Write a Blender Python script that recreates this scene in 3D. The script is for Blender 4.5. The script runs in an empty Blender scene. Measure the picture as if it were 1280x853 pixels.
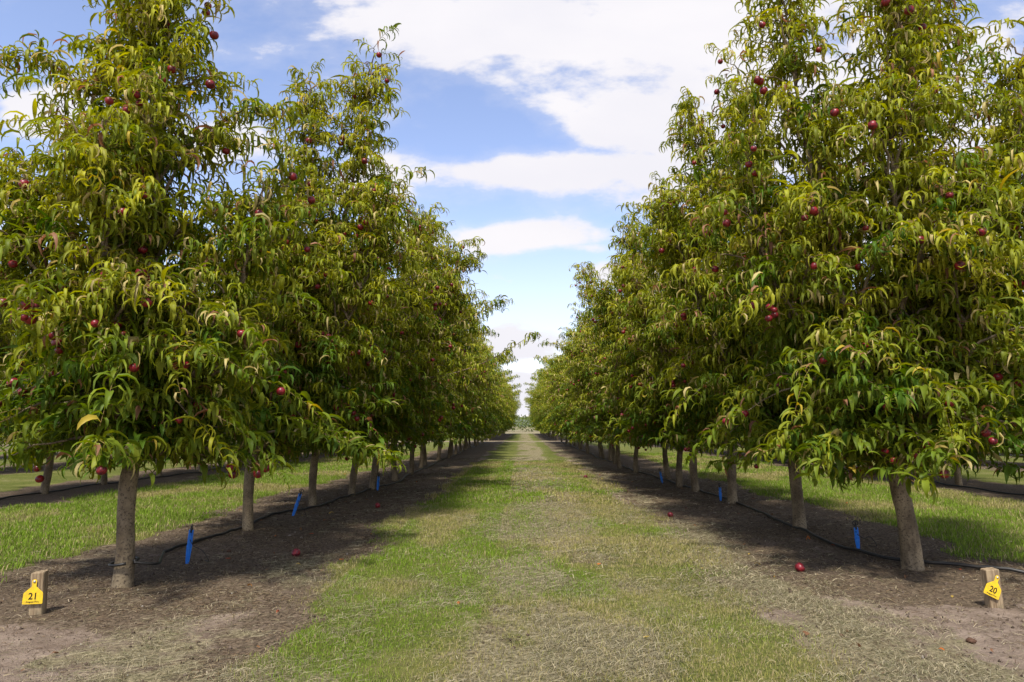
import bpy, math, numpy as np
from math import radians as R, pi
C = bpy.context.scene
COL = C.collection

# ------------------------------------------------------------------ basics
def link(o, parent=None):
    COL.objects.link(o)
    if parent is not None: o.parent = parent
    return o
def tag(o, label=None, cat=None, group=None, kind=None):
    if label: o['label'] = label
    if cat: o['category'] = cat
    if group: o['group'] = group
    if kind: o['kind'] = kind
    return o
def empty(name, loc, rz=0.0):
    o = bpy.data.objects.new(name, None); o.empty_display_size = .2
    o.location = loc; o.rotation_euler = (0, 0, rz)
    return link(o)
def make_mesh(name, V, F, mats, matidx=None, col=None, smooth=True):
    """V (n,3); F: list of (m,k) int arrays, one per polygon size"""
    me = bpy.data.meshes.new(name)
    V = np.asarray(V, dtype=np.float32)
    F = [np.asarray(f, dtype=np.int32) for f in F if len(f)]
    me.vertices.add(len(V)); me.vertices.foreach_set('co', V.ravel())
    loops = np.concatenate([f.ravel() for f in F])
    sizes = np.concatenate([np.full(len(f), f.shape[1], np.int32) for f in F])
    starts = np.concatenate([[0], np.cumsum(sizes)[:-1]]).astype(np.int32)
    me.loops.add(len(loops)); me.loops.foreach_set('vertex_index', loops)
    me.polygons.add(len(sizes)); me.polygons.foreach_set('loop_start', starts)
    me.polygons.foreach_set('loop_total', sizes)
    me.polygons.foreach_set('use_smooth', np.full(len(sizes), smooth, dtype=bool))
    for m in mats: me.materials.append(m)
    if matidx is not None: me.polygons.foreach_set('material_index', np.asarray(matidx, np.int32))
    me.update(calc_edges=True)
    if col is not None:
        for k, c in col.items():
            a = me.attributes.new(k, 'FLOAT_COLOR', 'POINT')
            c = np.asarray(c, np.float32)
            if c.shape[1] == 3: c = np.concatenate([c, np.ones((len(c), 1), np.float32)], 1)
            a.data.foreach_set('color', c.ravel())
    return me
def obj(name, me, parent=None, loc=(0, 0, 0), rot=(0, 0, 0)):
    o = bpy.data.objects.new(name, me); o.location = loc; o.rotation_euler = rot
    return link(o, parent)

class MB:
    def __init__(s): s.V = []; s.F = {}; s.n = 0
    def add(s, V, F):
        V = np.asarray(V, float).reshape(-1, 3)
        for f in F: s.F.setdefault(len(f), []).append([i + s.n for i in f])
        s.V.append(V); s.n += len(V)
    def tube(s, P, rad, sides=8, cap=True, jitter=0, rng=None, twist=0):
        P = np.asarray(P, float); n = len(P); rad = np.broadcast_to(rad, n)
        T = np.gradient(P, axis=0); T /= np.linalg.norm(T, axis=1)[:, None] + 1e-9
        ref = np.array([0.3, 1, .1]) if abs(T[0, 2]) > .6 else np.array([0, 0, 1.])
        V = []
        for i in range(n):
            u = np.cross(ref, T[i]); u /= np.linalg.norm(u) + 1e-9; w = np.cross(T[i], u)
            a = np.arange(sides) * 2 * pi / sides
            r = rad[i] * (1 + (rng.normal(0, jitter, sides) if jitter else 0))
            V.append(P[i] + (np.cos(a) * r)[:, None] * u + (np.sin(a) * r)[:, None] * w)
        F = []
        for i in range(n - 1):
            for k in range(sides):
                k2 = (k + 1) % sides
                F.append((i*sides+k, i*sides+k2, (i+1)*sides+k2, (i+1)*sides+k))
        if cap: F.append(tuple(range(sides))[::-1]); F.append(tuple((n-1)*sides + k for k in range(sides)))
        s.add(np.concatenate(V), F)
    def box(s, c, sz, rz=0, bev=0):
        x, y, z = np.array(sz) / 2
        V = np.array([[a*x, b*y, d*z] for a in (-1, 1) for b in (-1, 1) for d in (-1, 1)], float)
        ca, sa = math.cos(rz), math.sin(rz)
        V = np.stack([V[:, 0]*ca - V[:, 1]*sa, V[:, 0]*sa + V[:, 1]*ca, V[:, 2]], 1) + np.array(c)
        s.add(V, [(0,1,3,2), (4,6,7,5), (0,4,5,1), (2,3,7,6), (0,2,6,4), (1,5,7,3)])
    def prism(s, poly, y0, y1):
        """polygon in x,z extruded along y"""
        n = len(poly)
        V = [(x, y0, z) for x, z in poly] + [(x, y1, z) for x, z in poly]
        F = [tuple(range(n)), tuple(range(2*n-1, n-1, -1))]
        F += [(i, i+n, (i+1) % n + n, (i+1) % n) for i in range(n)]
        s.add(V, F)
    def mesh(s, name, mats, smooth=True):
        V = np.concatenate(s.V)
        return make_mesh(name, V, [np.array(f) for f in s.F.values()], mats, smooth=smooth)

def hash2(ix, iy, seed):
    h = (ix.astype(np.int64) * 374761393 + iy.astype(np.int64) * 668265263 + seed * 974634777) & 0xffffffff
    h = ((h ^ (h >> 13)) * 1274126177) & 0xffffffff
    h ^= h >> 16
    return (h & 0xffff) / 65535.0
def vnoise(x, y, seed=0):
    x = np.asarray(x, float); y = np.asarray(y, float)
    ix = np.floor(x); iy = np.floor(y); fx = x - ix; fy = y - iy
    fx = fx*fx*(3-2*fx); fy = fy*fy*(3-2*fy)
    a = hash2(ix, iy, seed); b = hash2(ix+1, iy, seed); c = hash2(ix, iy+1, seed); d = hash2(ix+1, iy+1, seed)
    return (a*(1-fx)+b*fx)*(1-fy) + (c*(1-fx)+d*fx)*fy
def fbm(x, y, seed=0, oct=4):
    v = 0; a = .5; t = 0
    for i in range(oct):
        v = v + a*vnoise(x*2**i, y*2**i, seed+i*17); t += a; a *= .5
    return v / t
def sstep(a, b, x):
    t = np.clip((x-a)/(b-a), 0, 1); return t*t*(3-2*t)

# ------------------------------------------------------------------ camera (eye 1 m above the lane)
FPX = 850.0; PITCH = math.atan((533-426.5)/FPX); YAW = math.atan(13/FPX)
cam = bpy.data.cameras.new('camera'); cam.sensor_width = 36; cam.lens = 36*FPX/1280
cam.clip_start = .05; cam.clip_end = 20000
co = bpy.data.objects.new('camera', cam); COL.objects.link(co)
co.location = (0, 0, 1.0); co.rotation_euler = (pi/2 + PITCH, 0, YAW)
C.camera = co
CY, SY, CP, SP = math.cos(YAW), math.sin(YAW), math.cos(PITCH), math.sin(PITCH)
def ray(px, py):
    a, b = (px-640)/FPX, (426.5-py)/FPX
    f = CP - b*SP; u = SP + b*CP                       # forward, up in level frame
    return np.array([a*CY - f*SY, a*SY + f*CY, u])
def ground(px, py, z=0.0):
    d = ray(px, py); t = (z-1.0)/d[2]; return np.array([d[0]*t, d[1]*t, z])

# ------------------------------------------------------------------ materials
def new_mat(name):
    m = bpy.data.materials.new(name); m.use_nodes = True; nt = m.node_tree; nt.nodes.clear()
    out = nt.nodes.new('ShaderNodeOutputMaterial')
    return m, nt, out
class G:
    def __init__(s, nt): s.nt = nt
    def n(s, t, **kw):
        nd = s.nt.nodes.new(t)
        for k, v in kw.items():
            if k.startswith('i_'): s.set(nd, k[2:], v)
            else: setattr(nd, k, v)
        return nd
    def set(s, nd, key, v):
        key = int(key) if str(key).isdigit() else key
        inp = nd.inputs[key]
        if hasattr(v, 'is_output') or isinstance(v, bpy.types.NodeSocket): s.nt.links.new(v, inp)
        else: inp.default_value = v
    def math(s, op, a, b=0.0, c=0.0, clamp=False):
        nd = s.n('ShaderNodeMath', operation=op, use_clamp=clamp)
        s.set(nd, 0, a); s.set(nd, 1, b)
        if op in ('MULTIPLY_ADD',): s.set(nd, 2, c)
        return nd.outputs[0]
    def mix(s, f, a, b):
        nd = s.n('ShaderNodeMix', data_type='RGBA')
        s.set(nd, 0, f); s.set(nd, 6, a); s.set(nd, 7, b); return nd.outputs[2]
    def noise(s, vec, scale, detail=4, rough=.6):
        nd = s.n('ShaderNodeTexNoise'); nd.inputs['Scale'].default_value = scale
        nd.inputs['Detail'].default_value = detail; nd.inputs['Roughness'].default_value = rough
        if vec is not None: s.nt.links.new(vec, nd.inputs['Vector'])
        return nd.outputs[0]
    def ramp(s, v, a, b):
        nd = s.n('ShaderNodeMapRange', interpolation_type='SMOOTHSTEP')
        s.set(nd, 0, v); nd.inputs[1].default_value = a; nd.inputs[2].default_value = b; return nd.outputs[0]
def rgb(*c): return (c[0], c[1], c[2], 1.0)

def mat_leaf():
    m, nt, out = new_mat('leaf'); g = G(nt)
    at = g.n('ShaderNodeAttribute', attribute_name='tint').outputs['Color']
    geo = g.n('ShaderNodeNewGeometry')
    under = g.n('ShaderNodeMix', data_type='RGBA', blend_type='MIX')
    hs = g.n('ShaderNodeHueSaturation'); hs.inputs['Saturation'].default_value = .97; hs.inputs['Value'].default_value = 1.12
    nt.links.new(at, hs.inputs['Color'])
    col = g.mix(geo.outputs['Backfacing'], at, hs.outputs[0])
    p = g.n('ShaderNodeBsdfPrincipled'); nt.links.new(col, p.inputs['Base Color'])
    p.inputs['Roughness'].default_value = .48; p.inputs['Specular IOR Level'].default_value = .16
    t = g.n('ShaderNodeBsdfTranslucent')
    hs2 = g.n('ShaderNodeHueSaturation'); hs2.inputs['Hue'].default_value = .49; hs2.inputs['Saturation'].default_value = 1.15; hs2.inputs['Value'].default_value = 1.25
    nt.links.new(col, hs2.inputs['Color']); nt.links.new(hs2.outputs[0], t.inputs[0])
    mx = g.n('ShaderNodeMixShader'); mx.inputs[0].default_value = .40
    nt.links.new(p.outputs[0], mx.inputs[1]); nt.links.new(t.outputs[0], mx.inputs[2])
    nt.links.new(mx.outputs[0], out.inputs[0]); return m
def mat_blade(name='blade'):
    m, nt, out = new_mat(name); g = G(nt)
    at = g.n('ShaderNodeAttribute', attribute_name='tint').outputs['Color']
    p = g.n('ShaderNodeBsdfPrincipled'); nt.links.new(at, p.inputs['Base Color'])
    p.inputs['Roughness'].default_value = .6; p.inputs['Specular IOR Level'].default_value = .2
    t = g.n('ShaderNodeBsdfTranslucent'); nt.links.new(at, t.inputs[0])
    mx = g.n('ShaderNodeMixShader'); mx.inputs[0].default_value = .3
    nt.links.new(p.outputs[0], mx.inputs[1]); nt.links.new(t.outputs[0], mx.inputs[2])
    nt.links.new(mx.outputs[0], out.inputs[0]); return m
def mat_bark():
    m, nt, out = new_mat('bark'); g = G(nt)
    tc = g.n('ShaderNodeTexCoord').outputs['Object']
    mp = g.n('ShaderNodeMapping'); nt.links.new(tc, mp.inputs[0]); mp.inputs['Scale'].default_value = (1, 1, .45)
    n1 = g.noise(mp.outputs[0], 9, 5, .65); n2 = g.noise(tc, 70, 3, .7)
    mp2 = g.n('ShaderNodeMapping'); nt.links.new(tc, mp2.inputs[0]); mp2.inputs['Scale'].default_value = (1, 1, 5)
    n3 = g.noise(mp2.outputs[0], 9, 3, .6)                    # lenticel bands
    c = g.mix(g.ramp(n1, .35, .65), rgb(.11, .080, .044), rgb(.25, .195, .118))
    c = g.mix(g.math('MULTIPLY', g.ramp(n2, .53, .61), .8), c, rgb(.045, .030, .018))
    c = g.mix(g.math('MULTIPLY', g.ramp(n3, .60, .7), .55), c, rgb(.07, .05, .03))
    p = g.n('ShaderNodeBsdfPrincipled'); nt.links.new(c, p.inputs['Base Color']); p.inputs['Roughness'].default_value = .8
    b = g.n('ShaderNodeBump'); b.inputs['Strength'].default_value = .7; b.inputs['Distance'].default_value = .006
    h = g.math('ADD', g.math('MULTIPLY', n1, 1.2), g.math('ADD', g.math('MULTIPLY', n2, .5), n3))
    nt.links.new(h, b.inputs['Height']); nt.links.new(b.outputs[0], p.inputs['Normal'])
    nt.links.new(p.outputs[0], out.inputs[0]); return m
def mat_simple(name, col, rough=.5, spec=.5, var=None, vscale=20, metallic=0, bump=0):
    m, nt, out = new_mat(name); g = G(nt)
    p = g.n('ShaderNodeBsdfPrincipled'); p.inputs['Roughness'].default_value = rough
    p.inputs['Specular IOR Level'].default_value = spec; p.inputs['Metallic'].default_value = metallic
    tc = g.n('ShaderNodeTexCoord').outputs['Object']
    if var:
        n = g.noise(tc, vscale, 4); nt.links.new(g.mix(g.ramp(n, .35, .65), rgb(*col), rgb(*var)), p.inputs['Base Color'])
        if bump:
            b = g.n('ShaderNodeBump'); b.inputs['Strength'].default_value = bump; b.inputs['Distance'].default_value = .004
            nt.links.new(n, b.inputs['Height']); nt.links.new(b.outputs[0], p.inputs['Normal'])
    else: p.inputs['Base Color'].default_value = rgb(*col)
    nt.links.new(p.outputs[0], out.inputs[0]); return m
def mat_fruit():
    m, nt, out = new_mat('nectarine_skin'); g = G(nt)
    tc = g.n('ShaderNodeTexCoord').outputs['Object']; oi = g.n('ShaderNodeObjectInfo').outputs['Random']
    ad = g.n('ShaderNodeVectorMath', operation='ADD'); nt.links.new(tc, ad.inputs[0]); 
    cb = g.n('ShaderNodeCombineXYZ'); nt.links.new(oi, cb.inputs[0]); nt.links.new(cb.outputs[0], ad.inputs[1])
    n = g.noise(ad.outputs[0], 28, 4)
    c = g.mix(g.ramp(n, .35, .62), rgb(.065, .004, .010), rgb(.24, .012, .018))
    c = g.mix(g.math('MULTIPLY', g.ramp(g.noise(ad.outputs[0], 14, 2), .64, .78), g.ramp(oi, .5, 1.0)), c, rgb(.55, .22, .05))
    p = g.n('ShaderNodeBsdfPrincipled'); nt.links.new(c, p.inputs['Base Color'])
    p.inputs['Roughness'].default_value = .38; p.inputs['Specular IOR Level'].default_value = .45
    nt.links.new(p.outputs[0], out.inputs[0]); return m
def mat_wood():
    m, nt, out = new_mat('sawn_timber'); g = G(nt)
    tc = g.n('ShaderNodeTexCoord').outputs['Object']
    mp = g.n('ShaderNodeMapping'); nt.links.new(tc, mp.inputs[0]); mp.inputs['Scale'].default_value = (1, 1, .08)
    n = g.noise(mp.outputs[0], 90, 4); n2 = g.noise(tc, 14, 3)
    c = g.mix(g.ramp(n, .35, .65), rgb(.15, .10, .055), rgb(.33, .25, .15))
    c = g.mix(g.math('MULTIPLY', g.ramp(n2, .52, .66), .5), c, rgb(.15, .13, .08))
    p = g.n('ShaderNodeBsdfPrincipled'); nt.links.new(c, p.inputs['Base Color']); p.inputs['Roughness'].default_value = .85
    b = g.n('ShaderNodeBump'); b.inputs['Strength'].default_value = .5; b.inputs['Distance'].default_value = .003
    nt.links.new(n, b.inputs['Height']); nt.links.new(b.outputs[0], p.inputs['Normal'])
    nt.links.new(p.outputs[0], out.inputs[0]); return m
def mat_ground():
    m, nt, out = new_mat('orchard_ground'); g = G(nt)
    tc = g.n('ShaderNodeTexCoord').outputs['Object']
    at = g.n('ShaderNodeAttribute', attribute_name='cover'); sp = g.n('ShaderNodeSeparateColor')
    nt.links.new(at.outputs['Color'], sp.inputs[0])
    gr, st, pale = sp.outputs[0], sp.outputs[1], sp.outputs[2]
    fine = g.noise(tc, 45, 5, .7); vf = g.noise(tc, 160, 3, .7); mid = g.noise(tc, 5, 5, .65); big = g.noise(tc, 1.3, 3, .6)
    soil = g.mix(g.ramp(fine, .35, .68), rgb(.066, .048, .031), rgb(.21, .158, .106))
    soil = g.mix(g.math('MULTIPLY', g.ramp(mid, .45, .7), .5), soil, rgb(.13, .09, .065))
    soil = g.mix(g.math('MULTIPLY', g.ramp(vf, .62, .75), .6), soil, rgb(.27, .21, .15))
    psoil = g.mix(g.ramp(mid, .3, .7), rgb(.17, .125, .092), rgb(.31, .24, .185))
    psoil = g.mix(g.math('MULTIPLY', g.ramp(fine, .5, .7), .5), psoil, rgb(.13, .09, .065))
    grass = g.mix(g.ramp(fine, .3, .7), rgb(.05, .065, .014), rgb(.15, .165, .035))
    grass = g.mix(g.math('MULTIPLY', g.ramp(big, .45, .62), .5), grass, rgb(.19, .18, .06))
    straw = g.mix(g.ramp(fine, .3, .7), rgb(.085, .075, .035), rgb(.33, .28, .17))
    def soft(mask, w=.9):
        a = g.math('ADD', mask, g.math('MULTIPLY', g.math('SUBTRACT', mid, .5), w))
        a = g.math('ADD', a, g.math('MULTIPLY', g.math('SUBTRACT', fine, .5), w*.6)); return g.ramp(a, .35, .65)
    c = g.mix(soft(pale), soil, psoil)
    c = g.mix(soft(gr), c, grass)
    c = g.mix(soft(st), c, straw)
    p = g.n('ShaderNodeBsdfPrincipled'); nt.links.new(c, p.inputs['Base Color']); p.inputs['Roughness'].default_value = .95
    p.inputs['Specular IOR Level'].default_value = .1
    b = g.n('ShaderNodeBump'); b.inputs['Strength'].default_value = 1.0; b.inputs['Distance'].default_value = .02
    nt.links.new(g.math('ADD', fine, g.math('ADD', g.math('MULTIPLY', vf, .5), g.math('MULTIPLY', mid, 1.0))), b.inputs['Height'])
    nt.links.new(b.outputs[0], p.inputs['Normal'])
    nt.links.new(p.outputs[0], out.inputs[0]); return m

M = dict(leaf=mat_leaf(), blade=mat_blade(), bark=mat_bark(), fruit=mat_fruit(), wood=mat_wood(), ground=mat_ground(),
         twig=mat_simple('twig', (.20, .10, .04), .6, .3, (.14, .15, .03), 30),
         pipe=mat_simple('black_polythene', (.012, .012, .013), .45, .4, (.03, .027, .022), 12),
         blue=mat_simple('blue_plastic', (.015, .17, .62), .4, .4, (.025, .21, .68), 30),
         yellow=mat_simple('yellow_plastic', (.78, .52, .015), .45, .4, (.60, .40, .03), 45),
         ink=mat_simple('black_ink', (.015, .015, .012), .6, .2),
         rivet=mat_simple('steel_rivet', (.5, .5, .48), .35, .5, metallic=.8),
         stone=mat_simple('brown_stone', (.055, .03, .018), .85, .2, (.10, .055, .035), 40, bump=.6),
         hill=mat_simple('hill_bush', (.07, .09, .06), .95, .1, (.13, .14, .10), .004))

# ------------------------------------------------------------------ ground cover fields
LX = [-12.0, -7.25, -2.55, 2.65, 7.5, 12.3]                        # tree rows
BLOCK_END, TRACK_END, ORCHARD_END = 44.0, 47.0, 92.0
def lane_dist(x):
    d = np.full(np.shape(x), 1e9)
    for lx in LX + [17., -17, 22, -22, 27, -27, 32, -32]: d = np.minimum(d, np.abs(x-lx))
    return d
def masks(x, y):
    x = np.asarray(x, float); y = np.asarray(y, float)
    e = fbm(x*1.5, y*1.1, 3, 4) - .5; e2 = fbm(x*5, y*4, 9, 3) - .5
    d = lane_dist(x)
    half = np.where(np.abs(x) < 2.6, 1.22 + .08*(x < 0), 1.0)
    edge = half + e*.9 + e2*.35
    gr = sstep(-.14, .22, d - edge)
    cen = np.abs(x) < 2.6
    lane = gr.copy()
    gr = np.where(cen, gr*np.clip(.48+.52*sstep(.25, .6, fbm(x*1.9+7, y*1.3, 31, 4) + np.where(x < -.25, .22, 0) + .25*np.exp(-((x-.98)/.35)**2) - .1*(x > -.2)), 0, 1), gr)
    n1 = fbm(x*2.2, y*1.2, 51, 4)
    st = 1.1*np.exp(-((x-.26-.35*(fbm(y*.5, x*.3, 71, 2)-.5))/.56)**2)*sstep(.36, .58, n1+.08) + .75*np.exp(-((x-1.55)/.35)**2)*sstep(.35, .6, n1)
    st = np.maximum(st, .7*np.exp(-((x+1.55)/.3)**2)*sstep(.4, .6, n1)*sstep(9, 4, y))
    st = np.maximum(st, .6*sstep(.52, .66, fbm(x*1.1+3, y*1.6, 77, 4))*sstep(4.4, 3.0, y)*(np.abs(x) < 2.1))
    st = np.where(cen, st, .35*sstep(.5, .65, fbm(x*.9, y*.7, 88, 3)))
    st = np.maximum(st, np.where(cen, lane*(1-gr)*.85, 0))
    pn = e*1.2
    pale = sstep(-.25, .35, (4.45 - y) - .35*np.abs(x-1.9) + pn)*sstep(1.0, 1.5, x) + sstep(-.25, .35, (3.75 - y) + pn)*sstep(-1.35, -1.8, x)
    pale = np.clip(pale + .35*sstep(.58, .72, fbm(x*.8, y*.5, 13, 3))*(y > 3) + .45*sstep(.25, .0, np.abs(d-1.25-.1))*(y > 6), 0, 1)
    track = sstep(BLOCK_END-.2, BLOCK_END+.4, y)*sstep(TRACK_END, TRACK_END-.6, y)
    field = sstep(ORCHARD_END, ORCHARD_END+2, y)
    gr = gr*(1-track)*(1-field); st = np.clip(st*(1-track)*(1-field) + .0, 0, 1)
    st = np.maximum(st, field*.75); pale = np.maximum(pale, np.maximum(track, field*.3))
    st = np.where(track > .5, .5, st)
    # headland before the rows
    near = sstep(2.4, 1.2, y)
    gr = gr*(1-near)
    return np.clip(gr, 0, 1), np.clip(st, 0, 1), np.clip(pale, 0, 1)
def height(x, y):
    x = np.asarray(x, float); y = np.asarray(y, float)
    f = sstep(60, 20, y)
    h = (fbm(x*1.2, y*1.2, 5, 3)-.5)*.045 + (fbm(x*7, y*7, 6, 3)-.5)*.022 + (fbm(x*22, y*22, 8, 2)-.5)*.010*sstep(12, 6, y)
    return h*f
def axis(segs):
    out = [segs[0][0]]
    for a, b, s in segs:
        n = max(1, int(round((b-a)/s))); out += list(np.linspace(a, b, n+1)[1:])
    return np.array(out)
xs = axis([(-4000, -400, 900), (-400, -40, 40), (-40, -10, 1.5), (-10, -3.6, .12), (-3.6, 3.6, .035), (3.6, 10, .12), (10, 40, 1.5), (40, 400, 40), (400, 4000, 900)])
ys = axis([(-3000, -300, 900), (-300, -10, 29), (-10, 1.6, .4), (1.6, 8, .035), (8, 16, .08), (16, 50, .35), (50, 100, 1), (100, 400, 30), (400, 6000, 800)])
X, Y = np.meshgrid(xs, ys)
Z = height(X, Y); g1, s1, p1 = masks(X, Y)
nx, ny = len(xs), len(ys)
idx = np.arange(nx*ny).reshape(ny, nx)
F = np.stack([idx[:-1, :-1], idx[:-1, 1:], idx[1:, 1:], idx[1:, :-1]], -1).reshape(-1, 4)
me = make_mesh('ground', np.stack([X, Y, Z], -1).reshape(-1, 3), [F], [M['ground']],
               col={'cover': np.stack([g1, s1, p1], -1).reshape(-1, 3)})
tag(obj('ground', me), 'orchard ground with mown grass lanes and bare brown soil strips under the trees', 'ground', kind='structure')

# ------------------------------------------------------------------ grass, clippings, litter
def blades(rng, P, L, W, tint, lean, segs=2):
    """upright bent blades; P (n,3)"""
    n = len(P); az = rng.uniform(0, 2*pi, n); h = np.stack([np.cos(az), np.sin(az), np.zeros(n)], 1)
    fa = rng.uniform(0, 2*pi, n); s = np.stack([np.cos(fa), np.sin(fa), np.zeros(n)], 1)
    up = np.array([0, 0, 1.])
    mid = P + up*(L*.55*np.cos(lean*.5))[:, None] + h*(L*.55*np.sin(lean*.5))[:, None]
    tip = mid + up*(L*.45*np.cos(lean*1.4))[:, None] + h*(L*.45*np.sin(lean*1.4))[:, None]
    V = np.stack([P - s*W[:, None]/2, P + s*W[:, None]/2, mid - s*W[:, None]*.4, mid + s*W[:, None]*.4, tip], 1)
    b = (np.arange(n)*5)[:, None]
    return V.reshape(-1, 3), b + np.array([[0, 1, 3, 2]]), b + np.array([[2, 3, 4]]), np.repeat(tint, 5, 0)
def strips(rng, P, L, W, tint, lift=.012, curl=1.2, az=None):
    """lying curved strips"""
    n = len(P); k = 5; az = rng.uniform(0, 2*pi, n) if az is None else az
    c = rng.normal(0, curl, n); V = np.zeros((n, k, 2, 3)); cur = P.copy(); pit = rng.normal(0, .25, n)
    hz = rng.uniform(.2, 1, n)*lift
    for i in range(k):
        t = i/(k-1); a = az + c*(t-.5)
        d = np.stack([np.cos(a), np.sin(a), np.zeros(n)], 1); s = np.stack([-np.sin(a), np.cos(a), rng.normal(0, .3, n)*0 + .5*np.sin(az*3)], 1)
        w = W*(1-.7*t)
        q = cur.copy(); q[:, 2] += hz*(1 + 1.4*np.sin(pi*t)*np.abs(pit)*4)
        V[:, i, 0] = q - s*w[:, None]/2; V[:, i, 1] = q + s*w[:, None]/2
        cur = cur + d*(L/(k-1))[:, None]
    b = (np.arange(n)*2*k)[:, None, None]
    f = np.array([[2*i, 2*i+1, 2*i+3, 2*i+2] for i in range(k-1)])[None]
    return V.reshape(-1, 3), (b+f).reshape(-1, 4), np.repeat(tint, 2*k, 0)

rng = np.random.default_rng(11)
def scatter(n, x0, x1, y0, y1, rng): return rng.uniform(x0, x1, n), rng.uniform(y0, y1, n)
GV, GF4, GF3, GC = [], [], [], []; off = 0
def grass_zone(n, x0, x1, y0, y1, lo, hi, wid, seed):
    global off
    r = np.random.default_rng(seed); x, y = scatter(n, x0, x1, y0, y1, r)
    g, s, p = masks(x, y)
    keep = r.random(n) < np.clip(g*1.1-.06, 0, 1)*(1-.42*s)
    x, y, g, s = x[keep], y[keep], g[keep], s[keep]; n = len(x)
    P = np.stack([x, y, height(x, y)-.003], 1)
    tall = .55 + .9*fbm(x*2.5, y*2.5, 41, 3)
    L = r.uniform(lo, hi, n)*tall; W = r.uniform(.6, 1.2, n)*wid
    lush = sstep(.38, .62, fbm(x*1.3, y*.9, 61, 3) + np.where(np.abs(x) < 2.6, np.where((x < -.22) & (x > -1.2), .15, -.10), .08) - .20*sstep(4.9, 3.0, y))
    a = np.array([.17, .262, .020]); b = np.array([.30, .285, .075]); dcol = np.array([.42, .34, .17])
    t = a*(lush[:, None]) + b*(1-lush[:, None])
    t = t*(r.uniform(.65, 1.35, n)[:, None]); dry = r.random(n) < (.14 + .36*(1-lush))
    t = np.where(dry[:, None], dcol*r.uniform(.6, 1.2, n)[:, None], t)
    V, f4, f3, c = blades(r, P, L, W, t, r.uniform(.1, 1.15, n))
    GV.append(V); GF4.append(f4+off); GF3.append(f3+off); GC.append(c); off += len(V)
grass_zone(150000, -1.9, 1.9, 2.3, 5.0, .010, .034, .0024, 1)
grass_zone(120000, -1.9, 1.9, 5.0, 9.0, .015, .042, .0036, 2)
grass_zone(70000, -1.8, 1.8, 9.0, 20., .025, .06, .009, 3)
grass_zone(90000, -6.6, -3.2, 4.5, 14, .03, .065, .006, 4)
grass_zone(70000, 3.2, 6.8, 4.5, 14, .03, .065, .006, 5)
grass_zone(30000, -6.6, -3.2, 14, 26, .03, .065, .012, 6)
grass_zone(30000, 3.2, 6.8, 14, 26, .03, .065, .012, 7)
me = make_mesh('grass', np.concatenate(GV), [np.concatenate(GF4), np.concatenate(GF3)], [M['blade']], col={'tint': np.concatenate(GC)}, smooth=False)
tag(obj('grass', me), 'short mown green grass growing in the lanes between tree rows', 'grass', kind='stuff')

def strip_zone(name, label, cat, specs, colours, dens, lift, curl, minmax=(.6, 1.2)):
    SV, SF, SC, o = [], [], [], 0
    for n, x0, x1, y0, y1, l0, l1, w, seed in specs:
        r = np.random.default_rng(seed); x, y = scatter(n, x0, x1, y0, y1, r)
        k = r.random(n) < dens(x, y); x, y = x[k], y[k]; n = len(x)
        P = np.stack([x, y, height(x, y)], 1)
        ci = r.integers(0, len(colours), n); t = np.array(colours)[ci]*r.uniform(*minmax, n)[:, None]
        V, f, c = strips(r, P, r.uniform(l0, l1, n), r.uniform(.7, 1.3, n)*w, t, lift, curl)
        SV.append(V); SF.append(f+o); SC.append(c); o += len(V)
    me = make_mesh(name, np.concatenate(SV), [np.concatenate(SF)], [M['blade']], col={'tint': np.concatenate(SC)}, smooth=False)
    return tag(obj(name, me), label, cat, kind='stuff')
def dstraw(x, y):
    g, s, p = masks(x, y); cl = sstep(.42, .6, fbm(x*3.5, y*2.2, 91, 3))
    return np.clip(s*1.05*(.25+.75*cl) + .30*(np.abs(x) < 2.0)*cl + .05*(np.abs(x) >= 2.2), 0, 1)
strip_zone('grass_clippings', 'pale dry grass clippings strewn over the lane', 'clippings',
           [(170000, -2.4, 2.4, 2.2, 4.6, .012, .085, .0016, 21), (80000, -2.4, 2.4, 4.6, 9, .02, .11, .003, 22),
            (26000, -2.4, 2.4, 9, 22, .07, .2, .008, 23), (9000, -6.6, -3.2, 4.5, 16, .05, .15, .005, 24), (9000, 3.2, 6.8, 4.5, 16, .05, .15, .005, 25)],
           [(.42, .36, .22), (.33, .30, .20), (.22, .19, .10), (.50, .43, .28), (.17, .17, .08), (.12, .095, .05)], dstraw, .008, .28)
def dlit(x, y):
    g, s, p = masks(x, y); cl = sstep(.35, .65, fbm(x*2.5, y*2.0, 93, 3))
    return np.clip((1-g)*(1-.55*p)*(.25+.75*cl)*.8, 0, 1)
strip_zone('leaf_litter', 'brown dead leaves and twigs littering the soil strips', 'leaf litter',
           [(55000, -4.2, -1.0, 2.2, 7, .010, .055, .004, 31), (55000, 1.0, 4.4, 2.2, 7, .010, .055, .004, 32),
            (14000, -4.0, -1.1, 7, 16, .03, .08, .010, 33), (14000, 1.1, 4.2, 7, 16, .03, .08, .010, 34)],
           [(.13, .085, .05), (.09, .06, .04), (.19, .13, .075), (.22, .17, .10), (.12, .08, .05), (.34, .28, .19), (.28, .23, .13)], dlit, .006, 1.6)
def dorange(x, y): return np.where((np.abs(x) > 1.0) & (np.abs(x) < 4.2), .9, .12)
LVF = []
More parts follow.
